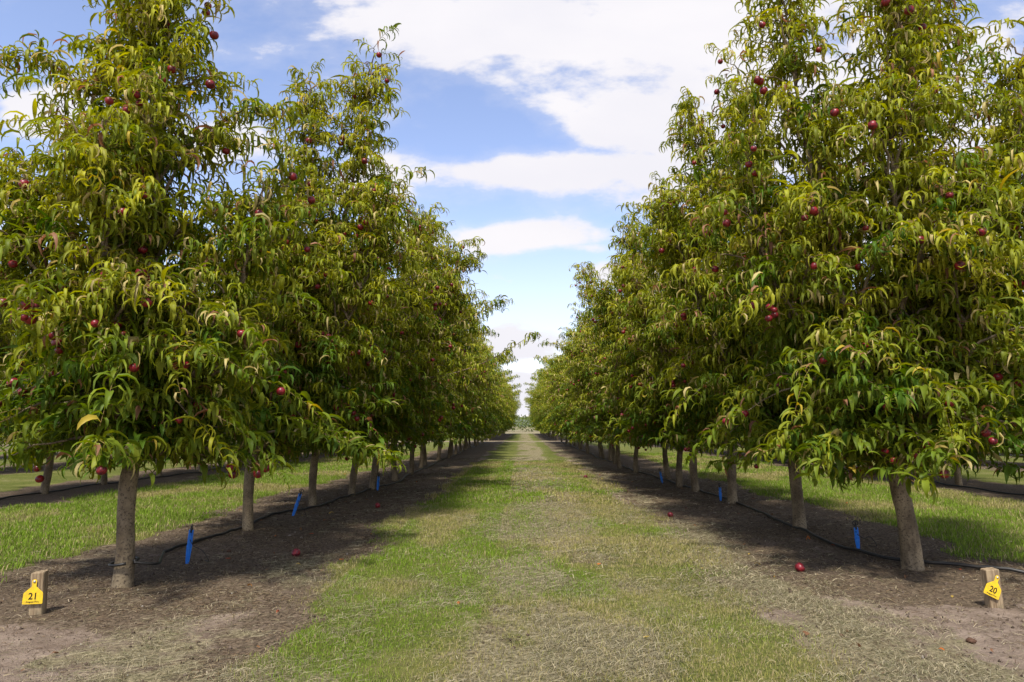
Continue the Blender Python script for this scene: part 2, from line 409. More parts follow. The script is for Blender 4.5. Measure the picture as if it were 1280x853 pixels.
def fallen_leaves():
    r = np.random.default_rng(5); n = 190; x = r.uniform(-4, 4.2, n); y = 2.8 + 13*r.random(n)**1.3
    k = r.random(n) < dorange(x, y); x, y = x[k], y[k]; n = len(x)
    P = np.stack([x, y, height(x, y)+.004], 1)
    cs = np.array([(.55, .16, .03), (.45, .20, .04), (.38, .08, .03), (.55, .38, .08), (.24, .12, .05), (.20, .10, .05)])
    t = cs[r.integers(0, len(cs), n)]*r.uniform(.6, 1.1, n)[:, None]
    V, f, c = strips(r, P, r.uniform(.02, .06, n), r.uniform(.010, .020, n), t, .012, 1.3)
    me = make_mesh('fallen_leaves', V, [f], [M['blade']], col={'tint': c})
    tag(obj('fallen_leaves', me), 'scattered orange and tan fallen leaves dotted over the soil', 'fallen leaves', kind='stuff')
fallen_leaves()
def crumbs():
    r = np.random.default_rng(8); n = 9000; x = r.uniform(-4.2, 4.4, n); y = 2.2 + 8*r.random(n)**1.4
    g, s, p = masks(x, y); k = (r.random(n) < (1-g)*.9); x, y = x[k], y[k]; n = len(x)
    sz = .0025 + .010*r.random(n)**4
    base = np.array([[1,0,0],[-1,0,0],[0,1,0],[0,-1,0],[0,0,1],[0,0,-1]], float)
    V = base[None]*sz[:, None, None]*r.uniform(.6, 1.3, (n, 6, 1)) + np.stack([x, y, height(x, y)+sz*.3], 1)[:, None]
    tri = np.array([[0,2,4],[2,1,4],[1,3,4],[3,0,4],[2,0,5],[1,2,5],[3,1,5],[0,3,5]])
    F = (np.arange(n)*6)[:, None, None] + tri[None]
    cs = np.array([(.10, .07, .05), (.16, .12, .09), (.07, .05, .035), (.34, .30, .25)]); pr = r.choice(4, n, p=[.4, .3, .25, .05])
    me = make_mesh('soil_crumbs', V.reshape(-1, 3), [F.reshape(-1, 3)], [M['blade']], col={'tint': np.repeat(cs[pr], 6, 0)})
    tag(obj('soil_crumbs', me), 'small clods and grit lying on the bare soil', 'gravel', kind='stuff')
crumbs()

# ------------------------------------------------------------------ trees
PROF_T = np.array([0, .12, .3, .5, .75, 1.0]); PROF_W = np.array([.12, .62, 1.0, .92, .55, .02])
def leaf_mesh(r, P, H, a0, L, B, W, roll, fold, sidecurl, tint, segs, flat):
    """P base points, H horizontal unit heading, a0 start elevation, B total downward bend"""
    n = len(P); k = segs+1; ts = np.linspace(0, 1, k)
    up = np.array([0, 0, 1.]); cur = P.copy(); rows = []
    for i, t in enumerate(ts):
        a = a0 - B*(t**.72); az = sidecurl*t
        ca, sa = np.cos(az)[:, None], np.sin(az)[:, None]
        S0 = np.stack([-H[:, 1], H[:, 0], np.zeros(n)], 1); Hh = H*ca + S0*sa; S = -H*sa + S0*ca
        d = Hh*np.cos(a)[:, None] + up*np.sin(a)[:, None]; nn = -Hh*np.sin(a)[:, None] + up*np.cos(a)[:, None]
        rr = roll*(.4+.6*t)
        s2 = S*np.cos(rr)[:, None] + nn*np.sin(rr)[:, None]; n2 = -S*np.sin(rr)[:, None] + nn*np.cos(rr)[:, None]
        w = (W*np.interp(t, PROF_T, PROF_W)/2)[:, None]
        lft = cur - w*(s2*np.cos(fold)[:, None]) + w*n2*np.sin(fold)[:, None]
        rgt = cur + w*(s2*np.cos(fold)[:, None]) + w*n2*np.sin(fold)[:, None]
        rows.append(np.stack([lft, rgt], 1) if flat else np.stack([lft, cur, rgt], 1))
        cur = cur + d*(L/segs)[:, None]
    V = np.stack(rows, 1); c = V.shape[2]                            # n,k,c,3
    b = (np.arange(n)*k*c)[:, None, None]
    f = []
    for i in range(segs):
        for j in range(c-1): f.append([i*c+j, i*c+j+1, (i+1)*c+j+1, (i+1)*c+j])
    return V.reshape(-1, 3), (b+np.array(f)[None]).reshape(-1, 4), np.repeat(tint, k*c, 0)

def bez(p0, p1, p2, n):
    t = np.linspace(0, 1, n)[:, None]; return (1-t)**2*p0 + 2*t*(1-t)*p1 + t*t*p2

def gen_tree(seed, leaders, fork=(0, 0, .72), trad=.07, radius=1.0, low=.86, lat_gap=.088, detail=2, nfruit=30, skirt=.82, extras=(), sh_gap=.064, lane=0):
    """detail 2 = near, 1 = middle, 0 = far. returns dict of meshes and fruit places, in tree space"""
    r = np.random.default_rng(seed); fork = np.array(fork, float)
    out = {'branches': [], 'fruit': []}
    sides = (8, 10, 16)[detail]
    tm = MB()
    nT = 14; t = np.linspace(0, 1, nT)
    P = np.outer(1-t, [0, 0, -.06]) + np.outer(t, fork); P[:, 0] += .012*np.sin(t*5+seed); P[:, 1] += .012*np.cos(t*4+seed)
    rad = trad*(1.0 + .28*np.exp(-t*14) - .10*t + .04*np.sin(t*9+seed)); rad[-1] *= .93; rad[-2] *= 1.0
    tm.tube(P, rad, sides, jitter=.03, rng=r)
    shoots = []                                    # (base, heading vec, length)
    for li, tip in enumerate(leaders):
        tip = np.array(tip, float); b0 = fork + np.array([0, 0, -.05])
        midp = b0*.45 + tip*.55; midp[2] -= .1*tip[2]; out_xy = (tip-b0)[:2]; midp[:2] += out_xy*.25
        n = 16; path = bez(b0, midp, tip, n); path[1:-1] += r.normal(0, .018, (n-2, 3))
        ln = tip[2]-b0[2]; lr = trad*(.62 if li == 0 else .42)*np.linspace(1, .05, n)**1.15 + .003
        bm = MB(); bm.tube(path, lr, (5, 7, 10)[detail], jitter=.03, rng=r)
        z0 = max(low, b0[2]+.12) - r.uniform(0, .1); m_ = int((tip[2]-.06-z0)/lat_gap*1.22); zs = z0 + (tip[2]-.06-z0)*np.linspace(0, 1, m_)**.82; phase = r.uniform(0, 6)
        for k, z in enumerate(zs):
            s = (z-b0[2])/max(ln, .1); base = np.array([np.interp(z, path[:, 2], path[:, j]) for j in range(3)])
            az = phase + k*2.4 + r.normal(0, .25)
            hv = np.array([math.cos(az), math.sin(az), 0.])
            # push away from the tree's own axis
            ax = base - fork*np.array([1, 1, 0]); ax[2] = 0; nrm = np.linalg.norm(ax)
            inward = nrm > .15 and hv @ (ax/nrm) < -.1
            base = base + np.array([0, 0, r.normal(0, .04)]); le = radius*np.interp(s, [0, .12, .35, .6, .85, 1], [.95, 1.08, .95, .60, .42, .27])*r.uniform(.62, 1.12)
            if inward: le *= .6
            le *= 1 - .30*float(sstep(2.5, 3.3, z))
            hv[1] *= .9
            rise = (np.interp(s, [0, .12, .35, 1], [.05, .45, .95, 1.5]) + r.normal(0, .25))*le
            dr = np.interp(s, [0, .3, 1], [.45, .30, .0])*le
            p1 = base + hv*le*.5 + np.array([0, 0, rise]); p2 = base + hv*le + np.array([0, 0, rise-dr]); p2[2] = max(p2[2], skirt+r.uniform(-.22, .2))
            lp = bez(base, p1, p2, 8); lp[1:] += r.normal(0, .012, (7, 3))
            if detail or s < .6: bm.tube(lp, np.linspace(.017*(1-.5*s), .003, 8), (3, 4, 6)[detail], cap=False)
            cum = le*1.15; ns = max(2, int(cum/sh_gap))
            for q in range(ns):
                tt = np.clip((q+.6+r.uniform(-.3, .3))/ns, .12, 1); pt = np.array([np.interp(tt, np.linspace(0, 1, 8), lp[:, j]) for j in range(3)])
                a2 = az + r.choice([-1, 1])*r.uniform(.3, 1.6)
                dv = np.array([math.cos(a2), math.sin(a2), r.uniform(-.45, 1.1)]); shoots.append((pt, dv, r.uniform(.16, .44)*(1.1-.35*s)*(.7 if pt[2] < 1.15 else 1), s))
                if r.random() < .32 and tt > .6: out['fruit'].append(pt + hv*r.uniform(.04, .17) + np.array([r.normal(0, .03), r.normal(0, .03), -.05-r.uniform(0, .07)]))
            dv = (lp[-1]-lp[-2]); dv = dv/np.linalg.norm(dv) + np.array([0, 0, .2]); shoots.append((lp[-1], dv, r.uniform(.30, .58)*(1-.35*s), s))
        for q in range(int(ln*(16, 26, 34)[detail])):     # spurs straight off the leader
            i = r.integers(1, n-1); pt = path[i]
            if pt[2] < low: continue
            shoots.append((pt, np.array([r.normal(), r.normal(), r.uniform(-.2, 1.0)]), r.uniform(.14, .32), i/n))
        # leading shoots, the feathery top
        for q in range(16):
            pt = path[-1] - (path[-1]-path[-3])*r.uniform(0, 2.2)
            shoots.append((pt, np.array([r.normal(0, .45), r.normal(0, .45), 1.0]), r.uniform(.12, .36), 1))
        out['branches'].append(bm)
    for (a, b, c) in extras:                        # single long shoots that stick out: start, knee, tip
        a, b, c = map(lambda v: np.array(v, float), (a, b, c)); lp = bez(a, b, c, 12)
        bm = out['branches'][0]; bm.tube(lp, np.linspace(.012, .003, 12), 5, cap=False)
        for q in range(1, 12):
            d = lp[min(q+1, 11)]-lp[q-1]; d /= np.linalg.norm(d)
            for _ in range(2): shoots.append((lp[q], d*.8 + np.array([r.normal(0, .55), r.normal(0, .55), r.uniform(-.2, .6)]), r.uniform(.12, .26), .5))
        shoots.append((lp[-1], c-b, .22, .8))
    # ---- leaves
    LB, LH, LT, tw = [], [], [], MB()
    gapl = (.032, .024, .021)[detail]; shootcol = []
    base_green = np.array([.062, .122, .006]); yel = np.array([.35, .34, .020])
    for pt, dv, ln, s in shoots:
        dv = dv/np.linalg.norm(dv); n = 5
        if pt[2] + dv[2]*ln - .38*ln < .62: dv = np.array([dv[0], dv[1], abs(dv[2])*.3+.25]); dv /= np.linalg.norm(dv); ln *= .6
        sp = bez(pt, pt+dv*ln*.55+np.array([0, 0, .02]), pt+dv*ln+np.array([0, 0, -.38*ln]), n)
        if detail: tw.tube(sp, np.linspace(.0028, .0012, n), 3, cap=False)
        m = max(4, int(ln/gapl)); tt = (np.arange(m)+r.uniform(0, 1))/m; tt = tt**.85
        for j, t1 in enumerate(tt):
            p = np.array([np.interp(t1, np.linspace(0, 1, n), sp[:, q]) for q in range(3)])
            az = math.atan2(dv[1], dv[0]) + ((j % 2)*2-1)*r.uniform(.4, 1.7)*(1-.3*t1) + r.normal(0, .25)
            LB.append(p); LH.append((az, t1, s))
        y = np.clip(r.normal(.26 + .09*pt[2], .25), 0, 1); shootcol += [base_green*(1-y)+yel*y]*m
    LB = np.array(LB); LH = np.array(LH); n = len(LB); sc = np.array(shootcol)
    fat = (1.45, 1.12, 1.0)[detail]
    H = np.stack([np.cos(LH[:, 0]), np.sin(LH[:, 0]), np.zeros(n)], 1)
    a0 = r.normal(.28, .42, n) + .2*LH[:, 1]; B = np.clip(r.normal(3.0, .95, n), .9, 5.6)
    L = r.uniform(.085, .195, n)*np.interp(LH[:, 1], [0, .7, 1], [1, 1, .72])*(1.05 if detail else 1.12)
    W = L*r.uniform(.145, .215, n)*fat; roll = r.normal(0, .65, n); fold = r.uniform(.4, 1.15, n); curl = r.normal(0, .6, n)
    # big flat darker leaves low on the tree
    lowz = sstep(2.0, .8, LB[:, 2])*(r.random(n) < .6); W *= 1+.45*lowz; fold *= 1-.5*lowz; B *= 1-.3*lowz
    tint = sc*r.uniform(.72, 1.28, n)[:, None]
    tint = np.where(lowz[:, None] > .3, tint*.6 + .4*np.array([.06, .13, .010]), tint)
    pk = r.random(n); tint = np.where((pk < .03 + .045*(LB[:, 2] > 1.4))[:, None], np.array([.46, .38, .15])*r.uniform(.7, 1.2, n)[:, None], tint)
    tint = np.where((pk > .978)[:, None], np.array([.30, .15, .08])*r.uniform(.6, 1.1, n)[:, None], tint)
    tint = np.where(((pk > .972) & (pk < .978))[:, None], np.array([.40, .30, .03]), tint)
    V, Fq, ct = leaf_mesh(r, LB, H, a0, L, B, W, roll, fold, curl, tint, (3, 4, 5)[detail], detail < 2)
    mats = [M['leaf'], M['twig']]
    if detail:
        TV = np.concatenate(tw.V); TF = np.array(tw.F[4])+len(V)
        mi = np.concatenate([np.zeros(len(Fq), int), np.ones(len(TF), int)])
        out['crown'] = make_mesh('crown', np.concatenate([V, TV]), [np.concatenate([Fq, TF])], mats, mi, {'tint': np.concatenate([ct, np.tile([[.2, .1, .04]], (len(TV), 1))])})
    else: out['crown'] = make_mesh('crown', V, [Fq], [M['leaf']], None, {'tint': ct})
    out['trunk'] = tm.mesh('trunk', [M['bark']])
    out['branches'] = [b.mesh('branch', [M['bark']]) for b in out['branches']]
    # keep fruit that sit towards the outside
    fr = out['fruit']
    if fr:
        fr = np.array(fr); ctr = fork[:2]; rr = np.linalg.norm(fr[:, :2]-ctr, axis=1) + r.uniform(0, .8, len(fr))
        if lane: rr = rr + .8*(fr[:, 0]*lane > 0)*1.0 - (1.9 if detail == 2 else .5)*(fr[:, 1])
        o = np.argsort(-rr)[:nfruit]; fr = fr[o]
        dup = [f + np.array([r.uniform(-.065, .065), r.uniform(-.04, .04), r.uniform(-.07, -.03)]) for f in fr if r.random() < .22]
        out['fruit'] = (list(fr)+dup)[:98]
    print('tree', seed, 'leaves', n, 'fruit', len(out['fruit']))
    return out

def fruit_mesh():
    nu, nv = 20, 14; V = [(0, 0, -.0325)]
    for j in range(1, nv):
        th = pi*j/nv
        for i in range(nu):
            ph = 2*pi*i/nu; rr = math.sin(th); g = 1 - .07*math.exp(-((ph-pi)/.28)**2)*math.sin(th)
            dimple = .007*math.exp(-(th-pi)**2/.12)
            V.append((.0345*rr*g*math.cos(ph), .0345*rr*g*math.sin(ph), -.0325*math.cos(th) - dimple))
    V.append((0, 0, .0245)); F4, F3 = [], []
    for j in range(nv-2):
        for i in range(nu):
            a = 1+j*nu+i; b = 1+j*nu+(i+1) % nu; F4.append((a, b, b+nu, a+nu))
    for i in range(nu):
        F3.append((0, 1+(i+1) % nu, 1+i)); e = len(V)-1; s = 1+(nv-2)*nu; F3.append((e, s+i, s+(i+1) % nu))
    return make_mesh('nectarine', np.array(V), [np.array(F4), np.array(F3)], [M['fruit']])
FRUIT = fruit_mesh()

def plant(T, loc, rz, scale, label, group, mirror=False):
    root = empty('nectarine_tree', loc, rz); root.scale = (scale,)*3
    tag(root, label, 'tree', group)
    r = np.random.default_rng(int(abs(loc[0])*100+loc[1]*37))
    obj('trunk', T['trunk'], root)
    for b in T['branches']: obj('branch', b, root)
    obj('crown', T['crown'], root)
    for f in T['fruit']:
        o = obj('nectarine', FRUIT, root, f, (r.uniform(-.5, .5), r.uniform(-.5, .5), r.uniform(0, 6))); s = r.uniform(.66, .94); o.scale = (s, s, s)
    return root
GRP = 'nectarine trees standing in the orchard rows'
# near trees, each its own: label, base pixel, leaders (x towards +x), extras
def hero(label, px, py, seed, leaders, **kw):
    b = ground(px, py); b[2] = float(height(b[0], b[1]))
    ls = [(x-b[0], y, z) for x, y, z in leaders]
    ex = [tuple((x-b[0], y, z) for x, y, z in e) for e in kw.pop('extras', ())]
    T = gen_tree(seed, ls, detail=2, extras=ex, lane=-1 if b[0] > 0 else 1, **kw)
    return plant(T, b, 0, 1.0, label, GRP)
hero('thick trunked nectarine tree just behind the post tagged 21, irrigation hose round its foot', 150, 733, 101,
     [(-2.5, .05, 4.8), (-2.78, .15, 4.5), (-2.6, -.45, 2.8), (-3.35, -.1, 2.7), (-1.75, .1, 2.65)], fork=(.03, 0, .76), trad=.056, radius=.66, nfruit=80,
     extras=[((-2.3, 0, 2.75), (-2.0, -.05, 3.2), (-1.68, -.1, 3.12)), ((-2.9, 0, 3.2), (-3.3, -.05, 3.6), (-3.45, -.1, 3.5))])
hero('nectarine tree second from the post tagged 21, tall leaning top against the sky', 308, 662, 102,
     [(-2.24, 0, 4.6), (-1.62, .15, 4.9), (-1.35, -.1, 3.4), (-3.2, .2, 3.0), (-2.3, -.4, 3.0)], fork=(.03, 0, .78), trad=.052, radius=.74, nfruit=82,
     extras=[((-2.4, -.4, .95), (-1.7, -.6, 1.05), (-1.2, -.7, .72)), ((-2.2, -.4, 1.0), (-1.9, -.7, 1.05), (-1.45, -.8, .78))])
hero('slim trunked nectarine tree third from the post tagged 21, behind the leaning blue stake', 391, 634, 103,
     [(-1.9, 0, 3.9), (-2.6, 0, 3.6), (-1.35, .1, 2.9), (-3.4, .1, 3.0), (-2.3, -.4, 2.8)], fork=(0, 0, .8), trad=.05, radius=.74, nfruit=82)
hero('nectarine tree fourth from the post tagged 21, with pointed narrow top above its neighbours', 440, 620, 104,
     [(-1.50, -.1, 4.1), (-2.5, .1, 3.5), (-.95, .3, 3.7), (-3.2, 0, 3.0)], fork=(.05, 0, .8), trad=.05, radius=.76, nfruit=82,
     extras=[((-1.5, 0, 1.7), (-.7, 0, 1.75), (.06, 0, 2.3)), ((-1.3, .1, 2.4), (-.8, .1, 2.6), (-.35, .1, 2.85))])
hero('tallest nectarine tree with stout trunk just behind the post tagged 20', 1142, 710, 201,
     [(2.05, 0, 4.7), (3.3, .2, 4.9), (2.75, -.35, 4.3), (4.0, .1, 4.0), (1.75, .15, 3.0), (3.3, -.35, 2.7)], fork=(-.07, 0, .72), trad=.067, radius=.80, nfruit=82, low=.80, skirt=.74,
     extras=[((2.5, -.2, .95), (2.2, -.35, 1.0), (2.05, -.45, .84)), ((2.9, -.3, 1.0), (3.4, -.4, 1.15), (3.65, -.45, .80)), ((2.6, -.2, .95), (2.35, -.1, 1.1), (1.95, -.1, .95))])
hero('nectarine tree second from the post tagged 20, slender top leader pointing into clouds', 998, 662, 202,
     [(2.34, 0, 4.6), (1.82, .1, 4.35), (3.3, .1, 4.4), (1.5, 0, 3.3), (2.7, -.4, 3.2)], fork=(.0, 0, .82), trad=.06, radius=.74, nfruit=82)
hero('nectarine tree third from the post tagged 20, short blue stake left of its trunk', 914, 630, 203,
     [(2.0, 0, 4.1), (2.8, .1, 4.4), (1.5, -.1, 3.0), (3.5, 0, 3.4), (2.5, -.4, 2.8)], fork=(.06, 0, .85), trad=.062, radius=.76, nfruit=82)
hero('nectarine tree fourth from the post tagged 20, big leaves hanging beside its trunk', 870, 615, 204,
     [(1.78, 0, 4.2), (2.8, 0, 4.1), (1.35, 0, 3.2), (3.4, 0, 3.4)], fork=(-.04, 0, .8), trad=.06, radius=.76, nfruit=82)

VM, VF = [], []
for i in range(4):
    r0 = np.random.default_rng(300+i)
    ls = [(.70+r0.uniform(-.25, .25), r0.uniform(-.2, .2), 4.2+r0.uniform(-.6, .65)), (-.1+r0.uniform(-.2, .2), r0.uniform(-.3, .3), 3.7+r0.uniform(-.6, .6)),
          (1.05, r0.uniform(-.3, .3), 3.0), (-.9, r0.uniform(-.3, .3), 3.5)]
    VM.append(gen_tree(300+i, ls, fork=(r0.uniform(-.05, .1), 0, .78), trad=.055, radius=.76, detail=1, skirt=.66, nfruit=46, lane=1, extras=[((.9, 0, 2.0+.3*i), (1.3, .1, 2.3+.3*i), (1.75, .2*i-.3, 2.35+.3*i))]))
for i in range(4):
    r0 = np.random.default_rng(400+i)
    ls = [(.70+r0.uniform(-.25, .25), r0.uniform(-.2, .2), 4.2+r0.uniform(-.6, .65)), (-.1+r0.uniform(-.2, .2), r0.uniform(-.3, .3), 3.7+r0.uniform(-.6, .6)),
          (1.0, r0.uniform(-.3, .3), 2.9), (-.9, r0.uniform(-.3, .3), 3.4)]
    T = gen_tree(400+i, ls, fork=(r0.uniform(-.05, .1), 0, .78), trad=.055, radius=.82, detail=0, skirt=.58, nfruit=16, lane=1, extras=[((.9, 0, 2.4+.2*i), (1.3, .1, 2.8+.2*i), (1.75, .2*i-.3, 2.9+.2*i))])
    VF.append(T)
VN = []                                               # far ones: one wood mesh, no fruit
for T in VF: VN.append({'trunk': T['trunk'], 'branches': T['branches'][:2], 'crown': T['crown'], 'fruit': []})
ORD = {5: 'fifth', 6: 'sixth', 7: 'seventh', 8: 'eighth', 9: 'ninth', 10: 'tenth', 11: 'eleventh', 12: 'twelfth'}
rr = np.random.default_rng(77)
def row(side, xrow, ylist, start_no, inner):
    post = 'the post tagged 21' if side < 0 else 'the post tagged 20'
    sname = 'left' if side < 0 else 'right'
    for k, y in enumerate(ylist):
        no = start_no + k
        if y is None: continue
        x = xrow + rr.normal(0, .08); v = int(rr.integers(0, 4)); d = math.hypot(x, y)
        T = VM[v] if (d < 21 and inner) or d < 14 else (VF[v] if d < 34 else VN[v])
        rz = (0 if side < 0 else pi) + rr.uniform(-.45, .45)
        if not inner: rz = rr.uniform(0, 6.28)
        sc = 1.0 + rr.uniform(-.08, .08) + (.06 if y > 30 else 0) + (.10 if y > 46 else 0)
        if inner and no in ORD:
            lab = 'nectarine tree %s along the row that starts at %s' % (ORD[no], post); grp = GRP
        elif inner and y < BLOCK_END:
            lab = 'distant nectarine tree in %s row before the pale cross track' % sname; grp = 'far trees of the %s lane side row' % sname
        elif inner:
            lab = 'tiny far nectarine tree beyond the cross track, %s of the lane' % sname; grp = 'trees beyond the cross track on the %s' % sname
        elif abs(xrow) < 10:
            lab = 'nectarine tree in the row behind the %s front row' % sname; grp = 'trees of the second row on the %s' % sname
        elif abs(xrow) > 15:
            lab = 'small distant nectarine tree in the fourth row out to the %s' % sname; grp = 'trees of the fourth row on the %s' % sname
        else:
            lab = 'nectarine tree in the third row out to the %s' % sname; grp = 'trees of the third row on the %s' % sname
        o = plant(T, (x, y, float(height(x, y))), rz, sc, lab, grp)
SPC = 1.75
def ylist(first, jit=.12, end=BLOCK_END-.6): return [y + rr.normal(0, jit) for y in np.arange(first, end, SPC)]
left = [11.0] + ylist(12.85)
right = [11.65, 13.2, 14.9, 16.6] + ylist(18.4)
row(-1, -2.45, left, 5, True); row(1, 2.55, right, 5, True)
row(-1, -2.45, ylist(TRACK_END+1, end=ORCHARD_END), 60, True); row(1, 2.55, ylist(TRACK_END+1, end=ORCHARD_END), 60, True)
row(-1, -7.2, ylist(8.2, end=36), 0, False); row(1, 7.45, ylist(8.4, end=36), 0, False)
row(-1, -12.0, ylist(13.0, end=40), 0, False); row(1, 12.3, ylist(13.2, end=40), 0, False)
row(-1, -16.8, ylist(17.5, end=43), 0, False); row(1, 17.0, ylist(17.5, end=43), 0, False)

# ------------------------------------------------------------------ timber posts with numbered ear tags
def tag_shape():
    p = []
    for k in range(9):
        a = pi*(k/8) ; p.append((.0135*math.cos(a), .0135*math.sin(a)))            # rounded head round the rivet
    p += [(-.012, -.028), (-.050, -.064), (-.052, -.070), (-.054, -.126), (-.050, -.130), (.050, -.130), (.054, -.126), (.052, -.070), (.050, -.064), (.012, -.028)]
    return p
def post(px, py, rz, tilt, digits, tagx, tag_rot, label, w=.068, d=.05, h=.205, sc=1.0):
    b = ground(px, py); root = empty('marker_post', (b[0], b[1], float(height(b[0], b[1]))-.004), rz)
    root.rotation_euler = (tilt[0], tilt[1], rz)
    tag(root, label, 'post', 'tagged posts at the row ends')
    m = MB(); rng = np.random.default_rng(int(px))
    hx, hy = w/2, d/2; c = .004
    ring = [(-hx+c, -hy), (hx-c, -hy), (hx, -hy+c), (hx, hy-c), (hx-c, hy), (-hx+c, hy), (-hx, hy-c), (-hx, -hy+c)]
    V = []; zs = [-.05, .02, .07, .12, .165, h-.004, h]
    for i, z in enumerate(zs):
        k = .93 if i == len(zs)-1 else 1.0
        V += [(x*k*(1+rng.normal(0, .006)), y*k*(1+rng.normal(0, .006)), z + (rng.normal(0, .0015) if i > 4 else 0)) for x, y in ring]
    Fs = [(i*8+k, i*8+(k+1) % 8, (i+1)*8+(k+1) % 8, (i+1)*8+k) for i in range(len(zs)-1) for k in range(8)]
    Fs.append(tuple((len(zs)-1)*8+k for k in range(8))); m.add(V, Fs)
    obj('timber', m.mesh('timber', [M['wood']], smooth=False), root)
    tg = MB(); tg.prism(tag_shape(), -.0014, .0014)
    to = obj('number_tag', tg.mesh('number_tag', [M['yellow']], smooth=False), root, (tagx, -d/2-.006, h-.042), (R(-3), tag_rot, 0)); to.scale = (sc,)*3
    rv = MB(); a = np.arange(16)*2*pi/16
    prof = [(.0075, 0), (.0072, .003), (.0045, .0048), (.001, .0054)]
    V = [(rad*math.cos(x), -.0014-dz, rad*math.sin(x)) for rad, dz in prof for x in a]
    Fs = [(i*16+k, i*16+(k+1) % 16, (i+1)*16+(k+1) % 16, (i+1)*16+k) for i in range(3) for k in range(16)]; Fs.append(tuple(48+k for k in range(16)))
    rv.add(V, Fs); obj('rivet', rv.mesh('rivet', [M['rivet']]), to)
    def text(name, s, size, z, xs):
        cu = bpy.data.curves.new(name, 'FONT'); cu.body = s; cu.size = size; cu.align_x = 'CENTER'; cu.align_y = 'CENTER'; cu.space_character = 1.03; cu.extrude = .0003
        cu.offset = .0010 if size > .02 else 0.0002; cu.materials.append(M['ink'])
        tmp = bpy.data.objects.new('tmp', cu); COL.objects.link(tmp); bpy.context.view_layer.update()
        tme = bpy.data.meshes.new_from_object(tmp.evaluated_get(bpy.context.evaluated_depsgraph_get())); bpy.data.objects.remove(tmp); bpy.data.curves.remove(cu)
        o = obj(name, tme, to, (0, -.0019, z), (pi/2, 0, 0)); o.scale = (xs, 1, 1)
    text('number', digits, .054, -.086, .92); text('small_print', 'August Fire', .0135, -.117, 1.05)
    return root
post(47, 768, R(15), (R(1), R(-1), 0), '21', -.008, R(2), 'low timber post carrying the upright yellow tag numbered 21', w=.062, d=.066, h=.222, sc=.88)
post(1243, 757, R(3), (R(1), R(-3.5), 0), '20', .016, R(30), 'low timber post carrying the tilted yellow tag numbered 20', w=.078, d=.05, h=.215, sc=.86)

# ------------------------------------------------------------------ irrigation hose along each row
def catmull(P, n=8):
    P = np.array(P, float); Q = [P[0]]
    for i in range(len(P)-1):
        p0, p1, p2, p3 = P[max(i-1, 0)], P[i], P[i+1], P[min(i+2, len(P)-1)]
        for k in range(1, n+1):
            t = k/n; Q.append(.5*((2*p1)+(-p0+p2)*t+(2*p0-5*p1+4*p2-p3)*t*t+(-p0+3*p1-3*p2+p3)*t**3))
    return np.array(Q)
def hose(pts, label, wrap=None):
    Q = catmull(pts); Q[:, 2] = height(Q[:, 0], Q[:, 1]) + .014 + .012*np.abs(np.sin(Q[:, 1]*2.1)) + np.interp(Q[:, 1], [4.4, 5.4], [.05, 0])*(wrap is not None)
    m = MB(); m.tube(Q, .0125, 10)
    if wrap is not None:
        cx, cy, z, rad = wrap; a = np.linspace(-.3, 2*pi-.9, 30)
        m.tube(np.stack([cx+rad*np.cos(a), cy+rad*np.sin(a), z+.012*np.sin(a+1)], 1), .0085, 8)
        m.tube(catmull([(cx+rad*math.cos(-.3), cy+rad*math.sin(-.3), z), (cx+.16, cy+.10, z-.03), (Q[0]*.5 + np.array([cx+.16, cy+.1, z-.03])*.5 + np.array([0, 0, -.01])), Q[0]]), .0085, 8)
    o = obj('irrigation_hose', m.mesh('irrigation_hose', [M['pipe']])); tag(o, label, 'hose', 'black irrigation hoses along the tree rows')
L1b = ground(150, 733)
lp = [tuple(ground(*p)) for p in [(205, 692), (250, 677), (300, 663), (332, 649), (360, 642), (391, 637.5), (415, 628), (440, 621), (465, 612), (500, 603)]]
lp += [(-2.35+.06*math.sin(k*1.7), y, 0) for k, y in enumerate(np.arange(14, 43, 2.2))]
hose(lp, 'black irrigation hose running past the blue stakes left of the lane', wrap=(L1b[0]+.015, L1b[1], .15, .079))
rp = [tuple(ground(*p)) for p in [(1290, 722), (1200, 712), (1114, 701), (1055, 685), (1004, 666), (980, 657), (930, 634), (880, 617), (850, 607), (815, 596)]]
rp += [(2.45+.06*math.sin(k*1.7), y, 0) for k, y in enumerate(np.arange(15.5, 43, 2.2))]
hose(rp, 'black irrigation hose running past the blue stakes right of the lane')
hose([(-7.1+.08*math.sin(y), y, 0) for y in np.arange(8, 36, 1.5)], 'black irrigation hose along the row seen behind the left front trees')
hose([(7.3+.08*math.sin(y), y, 0) for y in np.arange(8, 36, 1.5)], 'black irrigation hose along the row seen behind the right front trees')

